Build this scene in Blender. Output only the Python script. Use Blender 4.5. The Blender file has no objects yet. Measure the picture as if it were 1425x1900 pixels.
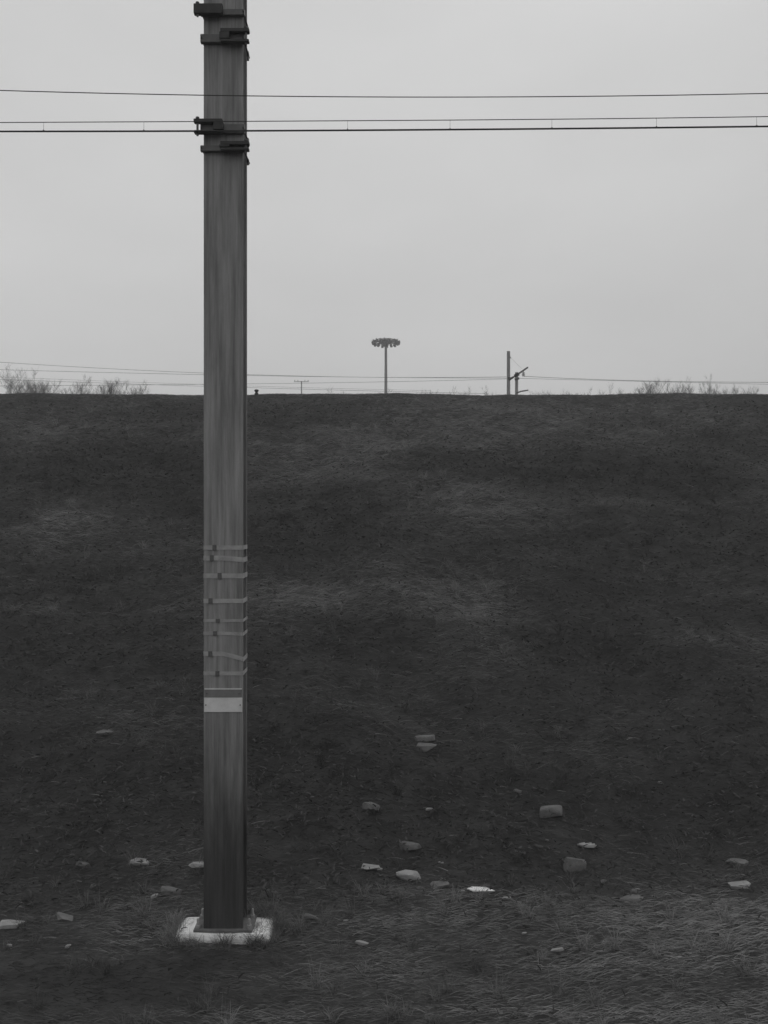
import bpy, math, random
import numpy as np
from mathutils import Vector

random.seed(7); rng = np.random.default_rng(7)
S = bpy.context.scene
COL = S.collection
PI = math.pi
# ------------------------------------------------------------------ camera
CZ = 4.4                      # eye height above the ground at the mast foot
F = 1429.0                    # focal length in photo pixels (photo 1425 x 1900)
cam = bpy.data.cameras.new('camera'); co = bpy.data.objects.new('camera', cam); COL.objects.link(co)
co.location = (0, 0, CZ); co.rotation_euler = (PI/2, 0, 0)
cam.sensor_fit = 'VERTICAL'; cam.sensor_height = 36; cam.lens = 36*F/1900
cam.clip_start = 0.05; cam.clip_end = 3000
S.camera = co
S.view_settings.view_transform = 'Standard'; S.view_settings.look = 'None'
S.view_settings.gamma = 1; S.view_settings.exposure = 0.0
S.render.resolution_x = 768; S.render.resolution_y = 1024
S.cycles.volume_bounces = 2

def at(px, py, Y):
    return Vector(((px-712.5)/F*Y, Y, CZ-(py-950)/F*Y))

# ------------------------------------------------------------------ sky and sun
SUN_EL, SUN_AZ = math.radians(48), math.radians(20)      # the sun stands behind the bank
W = bpy.data.worlds.new('World'); S.world = W; W.use_nodes = True
nt = W.node_tree; nt.nodes.clear()
N = lambda t: nt.nodes.new(t)
out = N('ShaderNodeOutputWorld'); bg = N('ShaderNodeBackground'); bg.inputs[1].default_value = 0.1
sky = N('ShaderNodeTexSky'); sky.sky_type = 'NISHITA'; sky.sun_disc = False
sky.sun_elevation = SUN_EL; sky.sun_rotation = SUN_AZ; sky.dust_density = 3
bw = N('ShaderNodeRGBToBW'); nt.links.new(sky.outputs[0], bw.inputs[0])
tc = N('ShaderNodeTexCoord'); mp = N('ShaderNodeMapping'); mp.inputs['Scale'].default_value = (1, 1, 2.4)
mp.inputs['Location'].default_value = (.35, .1, .2)
nz = N('ShaderNodeTexNoise'); nz.inputs['Scale'].default_value = 1.6; nz.inputs['Detail'].default_value = 4
nz.inputs['Roughness'].default_value = .45
nt.links.new(tc.outputs['Generated'], mp.inputs[0]); nt.links.new(mp.outputs[0], nz.inputs['Vector'])
mr = N('ShaderNodeMapRange'); mr.inputs['From Min'].default_value = .25; mr.inputs['From Max'].default_value = .75
mr.inputs['To Min'].default_value = 5.75; mr.inputs['To Max'].default_value = 7.7      # cloud layer brightness
nt.links.new(nz.outputs[0], mr.inputs['Value'])
# cloud layer brightens gently with elevation
sx = N('ShaderNodeSeparateXYZ'); nt.links.new(tc.outputs['Generated'], sx.inputs[0])
el = N('ShaderNodeMapRange'); el.inputs['From Min'].default_value = 0; el.inputs['From Max'].default_value = .55
el.inputs['To Min'].default_value = .97; el.inputs['To Max'].default_value = 1.03
nt.links.new(sx.outputs['Z'], el.inputs['Value'])
mu = N('ShaderNodeMath'); mu.operation = 'MULTIPLY'
nt.links.new(mr.outputs[0], mu.inputs[0]); nt.links.new(el.outputs[0], mu.inputs[1])
mx = N('ShaderNodeMix'); mx.data_type = 'FLOAT'; mx.inputs[0].default_value = .95
nt.links.new(bw.outputs[0], mx.inputs[2]); nt.links.new(mu.outputs[0], mx.inputs[3])
nt.links.new(mx.outputs[0], bg.inputs[0]); nt.links.new(bg.outputs[0], out.inputs[0])

sl = bpy.data.lights.new('sun', 'SUN'); sl.energy = 0.6; sl.angle = math.radians(25); sl.color = (1, 1, 1)
so = bpy.data.objects.new('sun', sl); COL.objects.link(so)
d = Vector((math.sin(SUN_AZ)*math.cos(SUN_EL), math.cos(SUN_AZ)*math.cos(SUN_EL), math.sin(SUN_EL)))
so.rotation_euler = d.to_track_quat('Z', 'Y').to_euler(); so.location = (0, 0, 60)

# ------------------------------------------------------------------ materials (the photograph is monochrome)
def mat(name, lo, hi, scale=6, stretch=(1, 1, 1), detail=8, rough=.9, bump=0, spec=.2, metal=0, fine=0):
    m = bpy.data.materials.new(name); m.use_nodes = True
    t = m.node_tree; b = t.nodes['Principled BSDF']
    tcn = t.nodes.new('ShaderNodeTexCoord'); mpn = t.nodes.new('ShaderNodeMapping')
    mpn.inputs['Scale'].default_value = stretch
    n = t.nodes.new('ShaderNodeTexNoise'); n.inputs['Scale'].default_value = scale; n.inputs['Detail'].default_value = detail
    n.inputs['Roughness'].default_value = .6
    r = t.nodes.new('ShaderNodeMapRange'); r.inputs['From Min'].default_value = .3; r.inputs['From Max'].default_value = .7
    r.inputs['To Min'].default_value = lo; r.inputs['To Max'].default_value = hi
    t.links.new(tcn.outputs['Object'], mpn.inputs[0]); t.links.new(mpn.outputs[0], n.inputs['Vector'])
    t.links.new(n.outputs[0], r.inputs['Value']); t.links.new(r.outputs[0], b.inputs['Base Color'])
    b.inputs['Roughness'].default_value = rough; b.inputs['Metallic'].default_value = metal
    b.inputs['Specular IOR Level'].default_value = spec
    if bump:
        n2 = t.nodes.new('ShaderNodeTexNoise'); n2.inputs['Scale'].default_value = fine or scale*5; n2.inputs['Detail'].default_value = 6
        t.links.new(mpn.outputs[0], n2.inputs['Vector'])
        bp = t.nodes.new('ShaderNodeBump'); bp.inputs['Strength'].default_value = bump; bp.inputs['Distance'].default_value = .02
        t.links.new(n2.outputs[0], bp.inputs['Height']); t.links.new(bp.outputs[0], b.inputs['Normal'])
    return m

def attr_mat(name, rough=.9, tone=(1, 1)):
    """vegetation: every blade or leaf carries its own tone, a property of that blade"""
    m = bpy.data.materials.new(name); m.use_nodes = True
    t = m.node_tree; b = t.nodes['Principled BSDF']
    a = t.nodes.new('ShaderNodeAttribute'); a.attribute_name = 'tone'
    t.links.new(a.outputs['Fac'], b.inputs['Base Color'])
    b.inputs['Roughness'].default_value = rough; b.inputs['Specular IOR Level'].default_value = .1
    return m

M_soil = mat('soil', .02, .05, 3, (.5, 1, 1), bump=.6, fine=30)
M_grass = attr_mat('dry_grass'); M_leaf = attr_mat('leaf')
M_stone = mat('pale_stone', .22, .36, 9, bump=.5)
M_stone_dim = mat('dull_stone', .10, .18, 9, bump=.5)
M_pale = mat('weathered_cement', .66, .90, 9, bump=.6)
M_steel = mat('galvanised_steel', .07, .12, 14, rough=.5, spec=.4)
M_dark = mat('dark_steel', .03, .05, 14, rough=.6)
M_strap = mat('worn_pale_strap', .24, .40, 10, rough=.7)
M_plate = mat('pale_enamel_plate', .55, .72, 12, rough=.6)
M_plate2 = mat('grey_enamel_plate', .15, .20, 12, rough=.6)
M_wire = mat('wire_metal', .03, .05, 4, rough=.5)
M_bark = mat('bark', .03, .06, 5, bump=.3)
M_farconc = mat('far_concrete', .18, .26, 3)
M_flood = mat('floodlight_housing', .015, .03, 5, rough=.5)
M_ballast = mat('gravel', .05, .14, 40, detail=3, bump=.8, fine=60)

# mast concrete: weathered, with grime that climbs from the foot in ragged streaks
M_conc = mat('mast_paint', .20, .28, 5, (1, 1, .25), bump=.25, fine=60)
t = M_conc.node_tree; b = t.nodes['Principled BSDF']
src = b.inputs['Base Color'].links[0].from_socket
tcn = t.nodes.new('ShaderNodeTexCoord'); sp = t.nodes.new('ShaderNodeSeparateXYZ'); t.links.new(tcn.outputs['Object'], sp.inputs[0])
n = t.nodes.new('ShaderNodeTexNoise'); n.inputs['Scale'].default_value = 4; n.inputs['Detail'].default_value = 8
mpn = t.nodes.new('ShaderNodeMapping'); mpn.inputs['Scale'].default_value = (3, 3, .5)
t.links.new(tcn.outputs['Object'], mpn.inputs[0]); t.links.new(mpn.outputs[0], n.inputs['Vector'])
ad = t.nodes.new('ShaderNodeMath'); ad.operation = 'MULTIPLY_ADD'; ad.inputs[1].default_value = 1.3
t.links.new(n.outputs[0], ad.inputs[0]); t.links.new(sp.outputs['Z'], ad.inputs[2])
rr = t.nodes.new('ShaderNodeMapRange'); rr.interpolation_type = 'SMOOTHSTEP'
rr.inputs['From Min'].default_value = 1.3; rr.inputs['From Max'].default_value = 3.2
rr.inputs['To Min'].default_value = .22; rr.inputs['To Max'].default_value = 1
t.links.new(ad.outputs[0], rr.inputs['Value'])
ml = t.nodes.new('ShaderNodeMath'); ml.operation = 'MULTIPLY'
t.links.new(src, ml.inputs[0]); t.links.new(rr.outputs[0], ml.inputs[1])
n3 = t.nodes.new('ShaderNodeTexNoise'); n3.inputs['Scale'].default_value = 2.2; n3.inputs['Detail'].default_value = 10; n3.inputs['Roughness'].default_value = .7
mp3 = t.nodes.new('ShaderNodeMapping'); mp3.inputs['Scale'].default_value = (9, 9, .35)
t.links.new(tcn.outputs['Object'], mp3.inputs[0]); t.links.new(mp3.outputs[0], n3.inputs['Vector'])
r3 = t.nodes.new('ShaderNodeMapRange'); r3.inputs['From Min'].default_value = .38; r3.inputs['From Max'].default_value = .66
r3.inputs['To Min'].default_value = 1.2; r3.inputs['To Max'].default_value = .6; t.links.new(n3.outputs[0], r3.inputs['Value'])
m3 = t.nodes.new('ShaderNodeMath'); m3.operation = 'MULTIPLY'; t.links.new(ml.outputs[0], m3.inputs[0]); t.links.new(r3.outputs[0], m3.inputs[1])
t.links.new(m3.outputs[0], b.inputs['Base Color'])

t = M_pale.node_tree; b = t.nodes['Principled BSDF']; src = b.inputs['Base Color'].links[0].from_socket
n = t.nodes.new('ShaderNodeTexNoise'); n.inputs['Scale'].default_value = 5; n.inputs['Detail'].default_value = 9; n.inputs['Roughness'].default_value = .7
tcn = t.nodes.new('ShaderNodeTexCoord'); t.links.new(tcn.outputs['Object'], n.inputs['Vector'])
r3 = t.nodes.new('ShaderNodeMapRange'); r3.inputs['From Min'].default_value = .56; r3.inputs['From Max'].default_value = .66
r3.inputs['To Min'].default_value = 1; r3.inputs['To Max'].default_value = .42; t.links.new(n.outputs[0], r3.inputs['Value'])
m3 = t.nodes.new('ShaderNodeMath'); m3.operation = 'MULTIPLY'; t.links.new(src, m3.inputs[0]); t.links.new(r3.outputs[0], m3.inputs[1])
t.links.new(m3.outputs[0], b.inputs['Base Color'])

# ------------------------------------------------------------------ mesh helpers
class MB:
    def __init__(s): s.v = []; s.f = []
    def add(s, vs, fs):
        o = len(s.v); s.v += [tuple(v) for v in vs]; s.f += [tuple(i+o for i in f) for f in fs]; return s
    def box(s, c, sz, top=1.0, bev=0.0):
        """box centred at c; top: scale of the upper face"""
        x, y, z = c; a, b_, h = sz[0]/2, sz[1]/2, sz[2]/2
        if bev <= 0:
            vs = [(x+i*a*k, y+j*b_*k, z+l*h) for l, k in ((-1, 1), (1, top)) for i, j in ((-1, -1), (1, -1), (1, 1), (-1, 1))]
            return s.add(vs, [(3, 2, 1, 0), (4, 5, 6, 7), (0, 1, 5, 4), (1, 2, 6, 5), (2, 3, 7, 6), (3, 0, 4, 7)])
        rings = []
        for l, ins in ((-h, bev), (-h+bev, 0), (h-bev, 0), (h, bev)):
            k = 1 if l < 0 else top
            A, B = a*k-ins, b_*k-ins; q = bev
            pts = [(-A+q, -B), (A-q, -B), (A, -B+q), (A, B-q), (A-q, B), (-A+q, B), (-A, B-q), (-A, -B+q)]
            rings.append([(x+p, y+r_, z+l) for p, r_ in pts])
        return s.loft(rings)
    def loft(s, rings, caps=True):
        n = len(rings[0]); vs = [p for r in rings for p in r]; fs = []
        for k in range(len(rings)-1):
            for i in range(n):
                j = (i+1) % n; fs.append((k*n+i, k*n+j, (k+1)*n+j, (k+1)*n+i))
        if caps:
            fs.append(tuple(range(n-1, -1, -1))); fs.append(tuple((len(rings)-1)*n+i for i in range(n)))
        return s.add(vs, fs)
    def lathe(s, c, prof, n=32):
        return s.loft([[(c[0]+r*math.cos(2*PI*i/n), c[1]+r*math.sin(2*PI*i/n), c[2]+z) for i in range(n)] for r, z in prof])
    def tube(s, pts, r, n=8):
        pts = [Vector(p) for p in pts]; rs = r if isinstance(r, (list, tuple)) else [r]*len(pts)
        rings = []
        for k, p in enumerate(pts):
            d_ = (pts[min(k+1, len(pts)-1)]-pts[max(k-1, 0)]).normalized()
            u = d_.cross(Vector((0, 0, 1)));
            if u.length < .05: u = d_.cross(Vector((0, 1, 0)))
            u.normalize(); w = d_.cross(u)
            rings.append([p+u*rs[k]*math.cos(2*PI*i/n)+w*rs[k]*math.sin(2*PI*i/n) for i in range(n)])
        return s.loft(rings)
    def build(s, name, m, parent=None, loc=None, smooth=False):
        me = bpy.data.meshes.new(name); me.from_pydata(s.v, [], s.f); me.update()
        me.materials.append(m)
        if smooth: me.polygons.foreach_set('use_smooth', [True]*len(me.polygons))
        o = bpy.data.objects.new(name, me); COL.objects.link(o)
        if parent: o.parent = parent
        if loc is not None: o.location = loc
        return o

def tag(o, label, cat, group=None):
    o['label'] = label; o['category'] = cat
    if group: o['group'] = group
    return o
def thing(name, label, cat, loc, group=None):
    o = bpy.data.objects.new(name, None); COL.objects.link(o); o.location = loc
    return tag(o, label, cat, group)
def part(o, label): o['label'] = label; return o
def copy_tree(o, parent=None):
    c = o.copy(); COL.objects.link(c)
    if parent: c.parent = parent
    for ch in list(o.children): copy_tree(ch, c)
    return c

# ------------------------------------------------------------------ terrain
Y0, YC, ZC = 8.75, 20.0, None
ZC = at(0, 731, YC).z
PL = ZC-.25                                      # plateau behind the crest
_w = [(rng.uniform(0, 2*PI), rng.uniform(0, 2*PI)) for _ in range(40)]
def fbm(x, y, f, octs=4, seed=0, sx_=1.0):
    o = np.zeros_like(x); a = 1.0; tot = 0
    for k in range(octs):
        for j in range(3):
            th = _w[(seed*7+k*3+j) % 40][0]; ph = _w[(seed*5+k*3+j+11) % 40][1]
            o += a*np.sin(f*(x*sx_*math.cos(th)+y*math.sin(th))+ph+1.3*np.sin(f*.6*(y*math.cos(th)-x*sx_*math.sin(th))+ph*2))
        tot += 3*a; a *= .55; f *= 2.1
    return o/tot
def height(x, y):
    x = np.asarray(x, float); y = np.asarray(y, float)
    t_ = np.clip((y-Y0)/(YC-Y0), 0, 1)
    base = ZC*(t_**1.06)
    # soft toe and rounded crest
    base = np.where(y > YC, ZC-(np.clip(y-YC, 0, 3)/3)*.25, base)
    base = base + .10*np.exp(-((y-Y0)/.9)**2)
    cr = np.exp(-((y-YC)/1.5)**2)
    bump_ = .30*fbm(x, y, .8, 3, 1, .6)+.13*fbm(x, y, 3.2, 4, 2, .55)
    on = np.clip((y-Y0+1.0)/2.0, 0, 1)*(1-np.clip((y-YC+1.6)/1.5, 0, 1))
    flat = .035*fbm(x, y, 2.5, 4, 3)*np.where(y < Y0+1, 1, 0)
    crest = cr*(.020*np.sin(x*.75+2)+.010*np.sin(x*1.9+.4)+.006*np.sin(x*4.1+1))
    near = -.05*np.clip((6.3-y)/1.0, 0, 1)
    return base+bump_*on+flat+crest+near

def grid(name, m, xs, ys, kind='structure', smooth=True):
    X, Yg = np.meshgrid(xs, ys); Z = height(X, Yg)
    nx, ny = len(xs), len(ys)
    me = bpy.data.meshes.new(name)
    co_ = np.stack([X.ravel(), Yg.ravel(), Z.ravel()], 1)
    i = np.arange((ny-1)*(nx-1)); r_ = i//(nx-1); c_ = i % (nx-1); a = r_*nx+c_
    q = np.stack([a, a+1, a+nx+1, a+nx], 1)
    me.from_pydata(co_.tolist(), [], q.tolist()); me.update(); me.materials.append(m)
    if smooth: me.polygons.foreach_set('use_smooth', [True]*len(me.polygons))
    o = bpy.data.objects.new(name, me); COL.objects.link(o); o['kind'] = kind
    return o
xs = np.concatenate([[-600, -300, -120, -60, -35], np.arange(-26, 26.01, .16), [35, 60, 120, 300, 600]])
ys = np.concatenate([[-300, -60, -15, 0, 3], np.arange(4.5, 23.6, .12), [30, 60, 120, 300, 600]])
grid('ground', M_soil, xs, ys)

# ------------------------------------------------------------------ vegetation masses
def strips(name, P, D, L, Wd, lift, droop, tone, m, segs=3):
    """blades: root P, unit lay-over direction D, length L, width Wd"""
    n_ = len(P); k = segs+1
    ts = np.linspace(0, 1, k)
    up = np.array([0, 0, 1.0])
    side = np.cross(D, up[None]); side /= np.linalg.norm(side, axis=1)[:, None]+1e-9
    # a blade is a ribbon turned at random about its own axis
    ra = rng.uniform(0, PI, n_)[:, None]
    side = side*np.cos(ra)+up[None]*np.sin(ra)
    V = np.zeros((n_, k, 2, 3))
    for j, t_ in enumerate(ts):
        c = P+D*(L*t_)[:, None]; c[:, 2] += L*(lift*t_-droop*t_*t_)
        w = (Wd*(1-.85*t_**1.5))[:, None]*side*.5
        V[:, j, 0] = c-w; V[:, j, 1] = c+w
    V = V.reshape(-1, 3)
    b0 = (np.arange(n_)*k*2)[:, None]+(np.arange(segs)*2)[None]
    q = np.stack([b0, b0+1, b0+3, b0+2], 2).reshape(-1, 4)
    me = bpy.data.meshes.new(name)
    me.vertices.add(len(V)); me.vertices.foreach_set('co', V.ravel().astype(np.float32))
    me.loops.add(q.size); me.loops.foreach_set('vertex_index', q.ravel().astype(np.int32))
    me.polygons.add(len(q)); me.polygons.foreach_set('loop_start', (np.arange(len(q))*4).astype(np.int32))
    me.polygons.foreach_set('loop_total', np.full(len(q), 4, np.int32))
    me.update(calc_edges=True)
    at_ = me.attributes.new('tone', 'FLOAT', 'POINT')
    at_.data.foreach_set('value', np.repeat(tone, k*2).astype(np.float32))
    me.materials.append(m)
    o = bpy.data.objects.new(name, me); COL.objects.link(o)
    return o

def bank_y(py):
    k = (950-py)/F
    Y = CZ/(-k) if k < 0 else 99
    if Y > Y0: Y = (CZ+ZC*Y0/(YC-Y0))/(ZC/(YC-Y0)-k)
    return Y
PATCHES = []
for px, py, w_, h_, am in ((620, 930, 150, 60, -.5), (150, 850, 130, 40, -.3), (110, 950, 70, 35, .4), (60, 1110, 90, 14, .5), (300, 1110, 60, 12, .3),
                           (1250, 780, 120, 45, .4), (820, 770, 120, 40, .25), (420, 1010, 60, 60, .15), (1000, 860, 120, 30, -.25), (1150, 1030, 180, 40, .3),
                           (950, 1110, 120, 20, .25), (700, 1170, 160, 50, -.3), (1330, 960, 100, 40, -.1), (620, 1420, 250, 90, -.35), (1350, 1440, 160, 90, -.45),
                           (950, 1440, 200, 60, -.3), (880, 1680, 200, 25, .35), (1100, 1795, 140, 14, .45), (860, 1795, 90, 22, -.5), (200, 1840, 110, 22, -.45),
                           (420, 1790, 130, 14, -.5), (1330, 1700, 130, 30, .2), (250, 1200, 130, 25, -.2), (100, 1500, 200, 60, -.3), (700, 1720, 100, 12, .4), (1390, 1830, 60, 20, -.4),
                           (250, 1740, 120, 14, .25), (700, 1880, 700, 9, .3), (800, 1310, 200, 60, -.3), (1200, 1850, 200, 40, -.25), (1150, 760, 250, 25, .15), (150, 790, 120, 25, .2)):
    cy_ = bank_y(py); PATCHES.append((at(px, py, cy_).x, cy_, w_/F*cy_, max(.05, abs(bank_y(py-h_)-bank_y(py+h_))/2), am))
def zone(x, y):
    """what grows where: 0 = dark creeping growth, 1 = pale dead grass"""
    z = .42+.55*fbm(x, y, .55, 3, 4, .6)+.65*fbm(x, y, 2.3, 3, 5, .4)
    s = (y-Y0)/(YC-Y0)
    z = z+.34*np.clip((s-.45)/.5, 0, 1)-.34*np.exp(-((s-.15)/.17)**2)+.30*np.clip((.03-s+.03*fbm(x, y, 1.6, 2, 8))/.10, 0, 1)
    for cx_, cy_, wx_, wy_, am_ in PATCHES:
        z = z+am_*np.exp(-(((x-cx_)/wx_)**2+((y-cy_)/wy_)**2))
    return np.clip(z, 0, 1)

def scatter(n_, half0=3.2, k=.62):
    y = Y0-3.3+(YC+1.2-(Y0-3.3))*rng.random(n_)**.85
    h = half0+k*y
    x = rng.uniform(-1, 1, n_)*h
    return x, y
# grass lies over along the line, combed by passing trains
nb = 620000
x, y = scatter(nb)
cl = fbm(x, y, 7.0, 2, 6)
z = zone(x, y)
keep = rng.random(nb) < .35+.65*np.clip(.5+cl, 0, 1)*(.5+z)
x, y, z = x[keep], y[keep], z[keep]; nb = len(x)
P = np.stack([x, y, height(x, y)], 1)
ang = rng.normal(0, .22, nb)+np.where(rng.random(nb) < .62, 0, PI)+.25*fbm(x, y, 1.4, 2, 7)
D = np.stack([np.cos(ang), np.sin(ang)*.7, 0*ang], 1); 
dz = (height(x+D[:, 0]*.05, y+D[:, 1]*.05)-P[:, 2])/.05; D[:, 2] = dz
D /= np.linalg.norm(D, axis=1)[:, None]
near_crest = np.clip((y-YC+1.5)/1.5, 0, 1)
L = rng.uniform(.07, .21, nb)*(.7+.6*np.clip(.5+cl[keep], 0, 1))*(1-.55*near_crest)*(.75+.5*z)
tone = (.036+.21*z**1.15)*rng.uniform(.65, 1.35, nb)
L = L*np.where(y < Y0+.6, .72, 1)
straw = rng.random(nb) < .022*(.4+z)
tone = np.where(straw, rng.uniform(.16, .30, nb), tone); L = np.where(straw, L*1.5, L)
Wd = rng.uniform(.003, .0065, nb); LF = rng.uniform(.15, .55, nb)*(1-.5*near_crest); DP = rng.uniform(.1, .45, nb)
# tussocks: blades springing from one root and bending over
nt_ = 1500; per = 55
tx, ty = scatter(nt_); ok = ty < YC-.8; tx, ty = tx[ok], ty[ok]
fa = rng.uniform(0, 2*PI, 46); fk = np.maximum(np.abs(np.cos(fa)), np.abs(np.sin(fa)))
tx = np.concatenate([tx, at(421, 0, 8.05).x+.54*np.cos(fa)/fk]); ty = np.concatenate([ty, 7.99+.225*np.sin(fa)/fk]); nt_ = len(tx)
tz = zone(tx, ty); hh_ = np.repeat(rng.uniform(.6, 1.5, nt_), per)
bx_ = np.repeat(tx, per)+rng.normal(0, .03, nt_*per); by_ = np.repeat(ty, per)+rng.normal(0, .03, nt_*per)
an = rng.uniform(0, 2*PI, nt_*per); TD = np.stack([np.cos(an), np.sin(an), 0*an], 1)
P = np.concatenate([P, np.stack([bx_, by_, height(bx_, by_)], 1)]); D = np.concatenate([D, TD])
L = np.concatenate([L, rng.uniform(.05, .12, nt_*per)*hh_]); Wd = np.concatenate([Wd, rng.uniform(.003, .006, nt_*per)])
LF = np.concatenate([LF, rng.uniform(1.2, 2.6, nt_*per)]); DP = np.concatenate([DP, rng.uniform(.5, 1.4, nt_*per)])
tone = np.concatenate([tone, np.repeat((.05+.18*tz)*rng.uniform(.7, 1.3, nt_), per)*rng.uniform(.8, 1.25, nt_*per)])
g = strips('dry_grass', P, D, L, Wd, LF, DP, tone, M_grass)
g['kind'] = 'stuff'; g['label'] = 'dead grass lying over across the whole bank and its foot'
# broad leaved creeping growth, darker, thickest low on the slope
nl = 120000
x, y = scatter(nl); z = zone(x, y)
keep = (rng.random(nl) < 1.05-z) & (y > Y0-.4) & (y < YC-.5) | (rng.random(nl) < .03) & (y < YC-.6)
x, y, z = x[keep], y[keep], z[keep]; nl = len(x)
P = np.stack([x, y, height(x, y)+rng.uniform(.01, .11, nl)], 1)
ang = rng.uniform(0, 2*PI, nl); D = np.stack([np.cos(ang), np.sin(ang), rng.uniform(-.3, .8, nl)], 1); D /= np.linalg.norm(D, axis=1)[:, None]
lf = strips('creeping_plants', P, D, rng.uniform(.04, .09, nl), rng.uniform(.012, .028, nl), rng.uniform(0, .3, nl), rng.uniform(.1, .4, nl),
            .052*rng.uniform(.6, 1.5, nl), M_leaf, 2)
lf['kind'] = 'stuff'; lf['label'] = 'dark low creeping leaves between the dead grass'

# ------------------------------------------------------------------ the near mast
MX = at(421, 0, 8.05).x; MY = 7.99; HW = .20; HD = .12      # half width, half depth
gz = .06
mast = thing('catenary_mast', 'thick grey steel mast on a pale footing, nearest of all, rising out of the frame', 'mast', (MX, MY, gz))
zt = 11.2
YF = MY-HD
def zy(py): return at(0, py, YF).z-gz
# broad flange H section with rolled fillets
prof = []
tf, tw_, fr = .024, .016, .03
q = [(-HW, -HD), (HW, -HD), (HW, -HD+tf)]
for k in range(5):
    a = -PI/2-k*PI/8; q.append((tw_/2+fr+fr*math.cos(a)*1, -HD+tf+fr+fr*math.sin(a)))
h1 = q[2:]
right = [(HW, -HD), (HW, -HD+tf)]+h1[1:]
right += [(x_, -y_) for x_, y_ in reversed(right)]
outl = right+[(-x_, -y_) for x_, y_ in right]
zs = np.linspace(.04, zt, 12)
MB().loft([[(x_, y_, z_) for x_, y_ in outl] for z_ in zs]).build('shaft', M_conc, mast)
# footing
fo = MB()
rings = []
for (hw, hd, zz) in ((.50, .19, -.16), (.50, .19, .01), (.485, .182, .035), (.45, .175, .048), (.36, .165, .056)):
    pts = []
    for i in range(40):
        a = 2*PI*i/40; c, s_ = math.cos(a), math.sin(a); k = max(abs(c), abs(s_))**.86
        pts.append((hw*c/k, hd*s_/k, zz+(.006*math.sin(5*a)+.004*math.sin(11*a+1))*(1 if zz > 0 else 0)))
    rings.append(pts)
fo.loft(rings); fo.build('footing', M_pale, mast)
MB().box((0, 0, .07), (.60, .30, .028), bev=.004).build('base_plate', M_stone_dim, mast)
for sx_ in (-1, 1):
    for sy_ in (-1, 1):
        MB().lathe((sx_*.262, sy_*.10, .084), [(.026, 0), (.026, .028), (.015, .030), (.015, .085), (.010, .09)], 6).build('anchor_bolt', M_stone, mast)
# clamps with hinge brackets: two reach out to the left of the shaft, two to the right
def clamp(py0, py1, side, gap):
    z0, z1 = zy(py1), zy(py0); zc = (z0+z1)/2; hz = z1-z0
    yb = -HD-.024
    bar = MB().box((0, yb, zc), (HW*2+.05, .045, hz*.62), bev=.004).build('clamp_bar', M_steel, mast)
    MB().box((0, HD+.024, zc), (HW*2+.03, .045, hz*.62), bev=.004).build('rear_clamp_bar', M_steel, mast)
    for s2 in (-1, 1):
        MB().tube([(s2*(HW+.012), -HD-.06, zc), (s2*(HW+.012), HD+.06, zc)], .009, 6).build('bolt', M_dark, bar)
    cx = side*.135; yb = -HD-.024-.024-.028
    def bx(c, sz): return MB().box(c, sz, bev=.004).build('hinge_bracket', M_dark, mast)
    if gap:
        bo = bx((cx, yb, z1-.018), (.29, .055, .036))
        MB().box((cx, yb, z0+.014), (.285, .055, .026), bev=.004).build('lower_plate', M_dark, bo)
        MB().box((side*.03, yb, zc), (.10, .052, hz-.072), bev=.002).build('spacer', M_dark, bo)
    else:
        bo = bx((cx, yb, zc), (.29, .055, hz))
    MB().lathe((side*.245, yb, z0-.02), [(.012, 0), (.012, hz+.03), (.019, hz+.031), (.019, hz+.044)], 8).build('hinge_pin', M_steel, bo)
clamp(18, 36, -1, False); clamp(63, 88, 1, True); clamp(229, 255, -1, True); clamp(270, 287, 1, True)
# straps drawn round the shaft
def sleeve(py0, py1, m, name, e=.005, droop=0.0, parent=None):
    z0, z1 = zy(py1), zy(py0); rings = []
    A, B = HW+e, HD+e; a_, b_ = HW+.001, HD+.001; c = .012
    def rect(A, B, z_):
        P_ = [(-A+c, -B), (0, -B), (A-c, -B), (A, -B+c), (A, B-c), (A-c, B), (-A+c, B), (-A, B-c), (-A, -B+c)]
        return [(x_, y_, z_-droop*max(0, x_/A)**3) for x_, y_ in P_]
    mb_ = MB(); mb_.loft([rect(a_, b_, z0), rect(A, B, z0), rect(A, B, z1), rect(a_, b_, z1)], caps=False)
    return mb_.build(name, m, parent or mast)
for (a, b_, dr_) in ((1012, 1020, 0), (1031, 1040, .02), (1064, 1073, 0), (1111, 1119, 0), (1149, 1154, 0), (1172, 1178, .01), (1209, 1217, .06), (1246, 1253, 0)):
    st = sleeve(a, b_, M_strap, 'strap', droop=dr_)
    zc = (zy(a)+zy(b_))/2
    MB().box((random.uniform(-.14, .02), -HD-.010, zc), (.04, .012, abs(zy(a)-zy(b_))+.014), bev=.002).build('buckle', M_steel, st)
def plate(py0, py1, m, hw, lab):
    z0, z1 = zy(py1), zy(py0)
    o = MB().box((0, -HD-.006, (z0+z1)/2), (hw*2, .008, z1-z0-.002), bev=.002).build('number_plate', m, mast); part(o, lab)
    for s2 in (-1, 1):
        MB().lathe((s2*(hw-.02), -HD-.014, (z0+z1)/2-.006), [(.006, 0), (.006, .012)], 8).build('rivet', M_steel, o)
    return o
plate(1294, 1321, M_plate, .195, 'pale worn plate across the shaft')
p2 = plate(1279, 1293.5, M_plate2, .185, 'grey plate just above the pale one')
MB().box((0, -HD-.008, zy(1278)), (.38, .012, .008)).build('rim', M_plate, p2)

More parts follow.
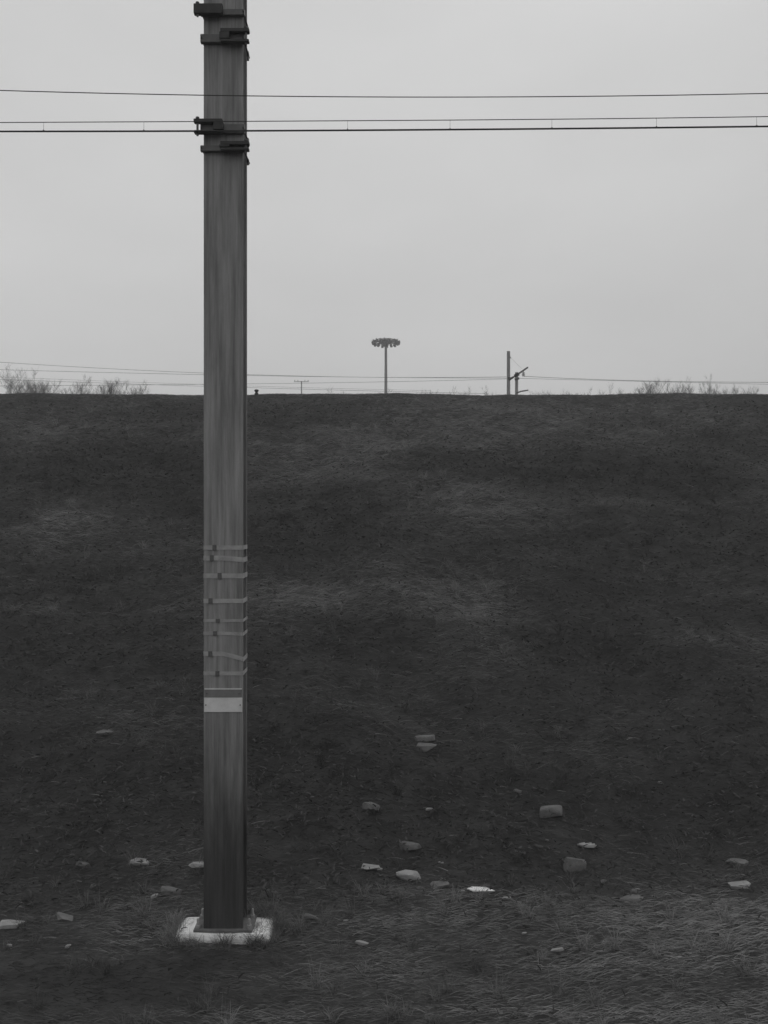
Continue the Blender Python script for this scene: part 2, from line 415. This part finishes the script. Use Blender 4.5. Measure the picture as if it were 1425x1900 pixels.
# ------------------------------------------------------------------ near overhead wires
WY = 5.0
def wire_pts(ctrl, Y, ext=None):
    px = [c[0] for c in ctrl]; out_ = []
    X = np.array(px, float); Z = np.array([c[1] for c in ctrl], float)
    co_ = np.polyfit(X, Z, 2 if len(ctrl) < 6 else 3)
    for p in np.linspace(X[0], X[-1], 40): out_.append(at(p, np.polyval(co_, p), Y))
    if ext:
        dl = (out_[0]-out_[1]).normalized(); dr = (out_[-1]-out_[-2]).normalized()
        out_ = [out_[0]+dl*ext] + out_ + [out_[-1]+dr*ext]
    return out_
tw = MB().tube(wire_pts([(-150, 162.5), (0, 168), (400, 176.5), (712, 180.5), (1100, 178.5), (1425, 173), (1550, 170.5)], WY+.6, 22), .0032, 6).build('overhead_wire', M_wire)
tag(tw, 'single thin wire high above, uppermost of the lines crossing the sky', 'wire')
cat = thing('overhead_line', 'two level wires, thin above thick, joined by droppers, crossing in front of the near mast', 'overhead line', at(712, 240, WY))
O = cat.location
mp_ = wire_pts([(-150, 228.5), (0, 227), (300, 225.5), (712, 224.5), (1050, 220.5), (1425, 216), (1550, 214.5)], WY, 22)
cp_ = wire_pts([(-150, 244), (0, 243.5), (300, 243.5), (712, 241.5), (1050, 238.5), (1425, 234.5), (1550, 233)], WY, 22)
MB().tube([p-O for p in mp_], .0026, 6).build('messenger_wire', M_wire, cat)
MB().tube([p-O for p in cp_], .0056, 8).build('contact_wire', M_wire, cat)
def zat(pts, x_): return float(np.interp(x_, [p.x for p in pts], [p.z for p in pts]))
for px in (81, 267, 455, 645, 835, 1024, 1218, 1404):
    x_ = at(px, 0, WY).x
    dm = MB().tube([(x_-O.x, 0, zat(mp_, x_)-O.z), (x_-O.x, 0, zat(cp_, x_)-O.z)], .0009, 5)
    dr = dm.build('dropper', M_wire, cat)
    MB().box((x_-O.x, 0, zat(cp_, x_)-O.z+.004), (.007, .008, .010)).build('clip', M_wire, dr)

# ------------------------------------------------------------------ stones and rubble at the foot of the bank
def ground_hit(px, py):
    lo = 5.0
    for Y in np.arange(5.0, 20, .01):
        p = at(px, py, Y)
        if p.z < float(height(p.x, p.y)): return p
    return at(px, py, 9)
def rock_mesh(hw, hd, hh, r):
    """broken flat piece: convex hull of a few random corners"""
    import bmesh
    bm = bmesh.new()
    for k in range(r.randint(13, 20)):
        a = r.uniform(0, 2*PI); q = r.uniform(.72, 1.0); c, s_ = math.cos(a), math.sin(a); kk = max(abs(c), abs(s_))**.6
        zz = r.choice((-1, -.6, .4, .9, 1))+r.uniform(-.15, .1)
        if zz > .7: q *= r.uniform(.75, 1)
        bm.verts.new((hw*q*c/kk, hd*q*s_/kk, hh*zz*(1-.25*c*r.random())))
    h_ = bmesh.ops.convex_hull(bm, input=bm.verts)
    bmesh.ops.delete(bm, geom=[v for v in bm.verts if not v.link_faces], context='VERTS')
    bmesh.ops.bevel(bm, geom=list(bm.edges), offset=min(hh, hd)*.12, segments=1, affect='EDGES')
    me = bpy.data.meshes.new('stone'); bm.to_mesh(me); bm.free(); return me
def stone(px, py, w, h, label, m=M_stone, flat=.8):
    p = ground_hit(px, py+h/2); sc = p.y/F
    me = rock_mesh(w*sc/2*1.15, w*sc*.22, h*sc*.45, random.Random(int(px*7+py))); me.materials.append(m)
    o = bpy.data.objects.new('stone', me); COL.objects.link(o)
    o.location = p+Vector((0, -.02, h*sc*.3+.012))
    o.rotation_euler = (random.uniform(-.05, .35), random.uniform(-.09, .09), random.uniform(-.3, .3))
    tag(o, label, 'stone', 'pale stones strewn at the foot of the bank'); return o
ST = [
 (688, 1493, 34, 12, 'dull stone low on the bank, between the mast and the block on the right', 1),
 (1020, 1502, 48, 22, 'broad dull block lying highest on the bank right of centre', 1),
 (788, 1368, 38, 12, 'dull stone high on the dark slope, upper one of a touching pair', 1),
 (792, 1384, 42, 12, 'dull stone high on the dark slope, lower one of a touching pair', 1),
 (198, 1357, 34, 7, 'thin pale stone alone on the dark slope left of the mast', 1),
 (760, 1567, 42, 13, 'dull grey stone just above the cluster right of the mast', 1),
 (688, 1608, 36, 7, 'thin pale stone at the left end of the cluster right of the mast', 0),
 (757, 1621, 44, 17, 'thick pale stone in the middle of the cluster right of the mast', 0),
 (815, 1640, 40, 10, 'grey flat stone between the thick pale one and the brightest sliver', 1),
 (891, 1650, 50, 7, 'brightest long pale sliver at the right end of the cluster', 2),
 (1087, 1567, 38, 7, 'narrow pale stone above a dim square block on the right', 0),
 (1066, 1598, 44, 26, 'dim square block half sunk in grass below the narrow pale stone', 1),
 (1170, 1665, 46, 9, 'grey flat stone alone to the right, lowest of that side', 1),
 (1366, 1598, 40, 8, 'pale stone by the right edge, upper of two there', 1),
 (1372, 1640, 44, 8, 'pale stone by the right edge, lower of two there', 0),
 (260, 1598, 38, 8, 'pale flat stone left of the mast, midway in a row of three', 0),
 (371, 1603, 38, 7, 'thin pale stone nearest the left side of the mast', 0),
 (155, 1602, 26, 6, 'small dull stone, leftmost in the row of three beside the mast', 1),
 (320, 1650, 40, 11, 'dull stone just behind and left of the pale footing', 1),
 (24, 1713, 48, 10, 'pale flat stone at the left edge of the view', 0),
 (120, 1700, 44, 8, 'dull flat stone near the left edge beside the pale one', 1),
]
for px, py, w, h, lab, k in ST: stone(px, py, w, h, lab, (M_stone, M_stone_dim, M_pale)[k])

rc = random.Random(5)
cm = [rock_mesh(1, .7, .45, rc) for k in range(6)]
for k, me in enumerate(cm): me.materials.append((M_stone_dim, M_stone, M_ballast)[k % 3])
for k in range(48):
    px = rc.choice((rc.uniform(540, 1000), rc.uniform(0, 1425), rc.uniform(950, 1400))); py = rc.uniform(1600, 1790) if rc.random() < .85 else rc.uniform(1450, 1600)
    if 300 < px < 550 and 1690 < py < 1780: continue
    o = bpy.data.objects.new('stone_chip', cm[k % 6]); COL.objects.link(o)
    p = ground_hit(px, py); q = rc.uniform(.014, .04); o.scale = (q*rc.uniform(1.2, 2.8), q, q)
    o.location = p+Vector((0, 0, q*.3+.022)); o.rotation_euler = (rc.uniform(-.3, .3), rc.uniform(-.15, .15), rc.uniform(-.6, .6))
    tag(o, 'small broken grey stone chip lying in the grass at the foot of the bank', 'stone chip', 'small stone chips in the grass')
# ------------------------------------------------------------------ tiny post on the crest
pc = ground_hit(476, 735); pc = Vector((at(476, 0, YC).x, YC, float(height(at(476, 0, YC).x, YC))))
mk = thing('marker_post', 'tiny dark knob-topped post on the crest, right of the mast', 'post', pc)
MB().lathe((0, 0, -.1), [(.06, 0), (.055, .1), (.045, .13), (.035, .145)], 10).build('base', M_dark, mk)
MB().lathe((0, 0, .045), [(.022, 0), (.03, .01), (.055, .03), (.06, .05), (.05, .07), (.02, .08)], 10).build('knob', M_dark, mk)

# ------------------------------------------------------------------ high mast floodlight
HY = 140
hp = at(716, 0, HY); base = Vector((hp.x, HY, PL))
hm = thing('floodlight_mast', 'tall slender mast topped by a wide ring of floodlights', 'floodlight mast', base)
ztop = at(0, 636, HY).z-PL
MB().tube([(0, 0, -1), (0, 0, ztop*.5), (0, 0, ztop)], [.42, .32, .22], 12).build('pole', M_steel, hm)
MB().lathe((0, 0, ztop-.5), [(.25, -.3), (.5, 0), (.55, .5), (.3, .8)], 12).build('hub', M_flood, hm)
RR = 2.35
for rr_, nm in ((RR, 'ring'), (RR*.62, 'ring')):
    MB().tube([(rr_*math.cos(2*PI*i/8+.2), rr_*math.sin(2*PI*i/8+.2), ztop+.25) for i in range(9)], .09, 6).build(nm, M_flood, hm)
for i in range(8):
    a = 2*PI*i/8+.2
    MB().tube([(.3*math.cos(a), .3*math.sin(a), ztop-.05), (RR*math.cos(a), RR*math.sin(a), ztop+.25)], .08, 6).build('spoke', M_flood, hm)
# round service platform between the rings
gr = MB()
gr.loft([[(r_*math.cos(2*PI*i/32), r_*math.sin(2*PI*i/32), ztop+.12+dz_) for i in range(32)] for r_, dz_ in ((1.3, 0), (1.3, .1))])
gr.build('platform', M_flood, hm)
def flood_mesh():
    m_ = MB(); m_.box((0, 0, 0), (.62, .42, .50), top=.75, bev=.04); m_.box((0, 0, .34), (.12, .12, .25)); return m_
fl0 = None
for i in range(18):
    a = 2*PI*i/18+.1
    if fl0 is None: fl0 = flood_mesh().build('floodlight', M_flood, hm); o = fl0
    else: o = fl0.copy(); COL.objects.link(o)
    o.location = (RR*math.cos(a), RR*math.sin(a), ztop-.02+random.uniform(-.10, .06)); o.rotation_euler = (random.uniform(-.3, .3), .5, a)
    o.parent = hm

# ------------------------------------------------------------------ far catenary masts
def P3(px, py, Y, base): return at(px, py, Y)-base
Y1 = 60; b1 = Vector((at(943.5, 0, Y1).x, Y1, PL))
m1 = thing('catenary_mast', 'far concrete mast with a slanted dark bracket arm, left of its pair', 'mast', b1, 'distant catenary masts')
MB().lathe((0, 0, -.5), [(.15, 0), (.13, at(0, 652, Y1).z-PL+.5)], 16).build('shaft', M_farconc, m1)
a0 = P3(944, 706, Y1, b1); a1 = P3(979, 682, Y1, b1); a0.y = a1.y = -.1
MB().tube([a0, a1], .065, 8).build('bracket_arm', M_dark, m1)
ins = MB(); pts = []; rs = []
for k in range(15):
    f_ = .30+.22*k/14; pts.append(a0.lerp(a1, f_)); rs.append(.16 if k % 2 else .07)
ins.tube(pts, rs, 10); ins.build('insulator', M_dark, m1)
MB().tube([P3(943, 704.5, Y1, b1)+Vector((0, -.25, 0)), P3(952, 700, Y1, b1)+Vector((0, -.25, 0))], .06, 8).build('hinge_bracket', M_dark, m1)
MB().tube([P3(941, 702, Y1, b1)+Vector((0, -.22, 0)), P3(947, 702.5, Y1, b1)+Vector((0, -.22, 0))], .07, 8).build('clamp', M_dark, m1)
MB().tube([P3(945, 661, Y1, b1), P3(968, 684, Y1, b1)], .006, 5).build('stay_wire', M_wire, m1)
MB().tube([P3(945, 661, Y1, b1)+Vector((-.1, 0, 0)), P3(948, 664, Y1, b1)], .05, 6).build('stay_clamp', M_steel, m1)
rg = MB()
for py in (692, 694.5, 697.3):
    rg.tube([P3(968.5, py, Y1, b1), P3(974, py, Y1, b1)], .035, 6)
rg.tube([P3(971, 688, Y1, b1), P3(971, 698, Y1, b1)], .03, 6)
rg.build('registration_arm', M_steel, m1)
Y2 = 69; b2 = Vector((at(958.5, 0, Y2).x, Y2, PL))
m2 = thing('catenary_mast', 'shorter looking far concrete mast just right of its pair, arm barely above the crest', 'mast', b2, 'distant catenary masts')
MB().lathe((0, 0, -.5), [(.15, 0), (.14, at(0, 691, Y2).z-PL+.5)], 16).build('shaft', M_farconc, m2)
MB().tube([P3(954, 705, Y2, b2)+Vector((0, -.3, 0)), P3(962, 703, Y2, b2)+Vector((0, -.3, 0))], .10, 8).build('clamp', M_dark, m2)
MB().tube([P3(957, 730, Y2, b2)+Vector((0, -.3, 0)), P3(966, 727, Y2, b2)+Vector((0, -.3, 0)), P3(979, 725, Y2, b2)+Vector((0, -.3, 0))], .06, 8).build('bracket_arm', M_dark, m2)

# far T shaped pole
Y3 = 110; b3 = Vector((at(559.5, 0, Y3).x, Y3, PL))
tp = thing('utility_pole', 'faint far pole with a flat crossarm, between the near mast and the floodlights', 'utility pole', b3)
zt3 = at(0, 707, Y3).z-PL
MB().lathe((0, 0, -.5), [(.12, 0), (.08, zt3+.5)], 10).build('pole', M_farconc, tp)
MB().box((0, -.16, zt3-.12), (2.1, .07, .07)).build('crossarm', M_steel, tp)
for sx_ in (-.95, -.5, .5, .95):
    MB().lathe((sx_, -.16, zt3-.06), [(.03, 0), (.06, .05), (.03, .10), (.06, .15), (.02, .2)], 8).build('insulator', M_steel, tp)

# distant wires
def far_wire(ctrl, Y, r_, label):
    X = np.array([c[0] for c in ctrl], float); Z = np.array([c[1] for c in ctrl], float)
    xs_ = np.linspace(X[0], X[-1], 60)
    # smooth monotone interpolation
    deg = min(3, len(X)-1); co_ = np.polyfit(X, Z, deg)
    fit = np.polyval(co_, xs_)
    o = MB().tube([at(p, q, Y) for p, q in zip(xs_, fit)], r_, 5).build('overhead_wire', M_wire)
    tag(o, label, 'wire', 'distant overhead wires beyond the bank'); return o
far_wire([(-500, 633), (0, 672), (150, 681), (400, 693.5), (690, 699.5), (870, 700.5), (943, 699)], Y1, .013, 'far wire that starts highest at the left edge and drops to the slanted arm')
far_wire([(-500, 670), (0, 686), (160, 690.5), (400, 695), (690, 700.5), (943, 701.5)], Y1+.8, .013, 'far wire second from the top at the left edge')
far_wire([(-500, 722), (0, 716), (250, 714.5), (470, 712), (700, 708.7), (910, 704), (943, 703)], Y1+.3, .012, 'far wire lowest at the left edge, climbing gently rightwards to the mast')
far_wire([(-500, 684), (0, 704.5), (180, 710), (320, 714.5), (455, 719), (560, 722), (700, 726), (900, 730)], 74, .014, 'far wire sinking steadily into the crest below the floodlight mast')
far_wire([(-500, 676), (0, 699), (250, 709.5), (400, 714.5), (560, 718.5), (800, 725)], 90, .012, 'faintest far wire, third from the top at the left edge')
far_wire([(971, 698), (1100, 704.3), (1250, 707.5), (1425, 709.5), (1900, 709)], Y1, .016, 'upper of two far wires running right from the slanted arm')
far_wire([(962, 702), (1100, 705.5), (1250, 709), (1425, 713), (1900, 724)], Y1+.3, .012, 'lower of two far wires running right from the slanted arm')

# ------------------------------------------------------------------ bare trees beyond the bank
def tree_meshes(seed, H, spread):
    r = random.Random(seed); tr = MB(); br = MB()
    def grow(p, d_, L_, rad_, lvl, tgt):
        pts = [p]; n_ = 4
        for k in range(n_):
            d_ = (d_+Vector((r.uniform(-.16, .16), r.uniform(-.16, .16), r.uniform(-.02, .12)))).normalized()
            pts.append(pts[-1]+d_*L_/n_)
        rs = [rad_*(1-.55*k/n_) for k in range(n_+1)]
        tgt.tube(pts, rs, 5 if lvl < 2 else 3)
        if lvl >= 5: return
        nb_ = (8, 6, 5, 5, 6)[lvl]
        for k in range(nb_):
            f_ = r.uniform(.35 if lvl else .45, 1); i = min(int(f_*n_), n_-1); q = pts[i].lerp(pts[i+1], f_*n_-i)
            a = r.uniform(0, 2*PI); s_ = Vector((math.cos(a), math.sin(a), r.uniform(.1, .9))).normalized()
            nd = (d_*.7+s_*spread).normalized()
            grow(q, nd, L_*r.uniform(.45, .68), max(rad_*.45, .006), lvl+1, br)
    grow(Vector((0, 0, -.3)), Vector((0, 0, 1)), H*.55, H*.014, 0, tr)
    # fit to the asked height
    top = max(v[2] for v in br.v); k = H/top
    tr.v = [(a*k, b*k, c*k) for a, b, c in tr.v]; br.v = [(a*k, b*k, c*k) for a, b, c in br.v]
    return tr, br
protos = []
for s_, sp_ in ((1, .75), (2, .95), (3, .6), (4, .85)):
    tr, br = tree_meshes(s_, 10, sp_)
    root = thing('bare_tree', 'x', 'tree', (0, 0, 0), 'bare trees beyond the bank')
    tr.build('trunk', M_bark, root); br.build('crown', M_bark, root); protos.append(root)
used = set()
TL = [(18, 700, 62, 0, 'bare tree at the left edge, low crown just over the crest'),
      (78, 668, 78, 1, 'tallest faint bare tree near the left edge'),
      (158, 692, 90, 2, 'faint bare tree between the tallest one and the rounded one, left'),
      (232, 696, 66, 3, 'rounded bare tree left of the mast, last before open sky'),
      (398, 702, 70, 0, 'bare tree half hidden behind the near concrete mast'),
      (660, 716, 84, 1, 'low bare treetop just left of the floodlight mast'),
      (800, 716, 80, 3, 'low bare treetop right of the floodlight mast'),
      (900, 712, 72, 2, 'bare treetop just left of the slanted bracket arm'),
      (1068, 714, 88, 0, 'small bare treetop right of the two far masts'),
      (1150, 712, 96, 1, 'faint low bare treetop midway along the right skyline'),
      (1235, 694, 100, 3, 'tall faint bare tree right of centre on the right skyline'),
      (1320, 690, 94, 2, 'tallest faint bare tree toward the right edge'),
      (1402, 704, 76, 0, 'bare tree at the right edge of the view'),
      (48, 712, 70, 3, 'low bush like bare tree in front of the tallest faint one, left'),
      (118, 706, 84, 0, 'low bare treetop right beside the tallest faint tree, left'),
      (200, 708, 76, 1, 'low spreading bare tree touching the rounded one on its left'),
      (725, 718, 100, 2, 'very low bare treetop right behind the floodlight mast foot'),
      (845, 719, 66, 1, 'very low bare treetop midway between floodlight mast and far masts'),
      (1020, 720, 80, 3, 'very low bare treetop just past the far mast pair'),
      (1100, 716, 70, 2, 'low bare treetop beneath the two wires right of the far masts'),
      (1280, 708, 80, 1, 'middle sized bare tree between the two tall faint ones, right'),
      (1360, 712, 88, 3, 'low bare tree filling the gap before the right edge')]
for i, (px, py, Y, k, lab) in enumerate(TL):
    o = protos[k] if k not in used else copy_tree(protos[k]); used.add(k)
    H_ = at(0, py, Y).z-PL; s_ = H_/10
    o.location = (at(px, 0, Y).x, Y, PL); o.scale = (s_*.8, s_*.8, s_); o.rotation_euler.z = i*1.7; o['label'] = lab

# ------------------------------------------------------------------ haze: damp winter air
hz = MB().box((0, 150, 35), (1300, 1300, 74)).build('haze', M_soil)
hz['kind'] = 'stuff'
hmn = bpy.data.materials.new('haze_air'); hmn.use_nodes = True; t = hmn.node_tree; t.nodes.clear()
o_ = t.nodes.new('ShaderNodeOutputMaterial'); pv = t.nodes.new('ShaderNodeVolumePrincipled')
pv.inputs['Color'].default_value = (.97, .97, .97, 1); pv.inputs['Density'].default_value = .0022
t.links.new(pv.outputs[0], o_.inputs['Volume']); hz.data.materials.clear(); hz.data.materials.append(hmn)
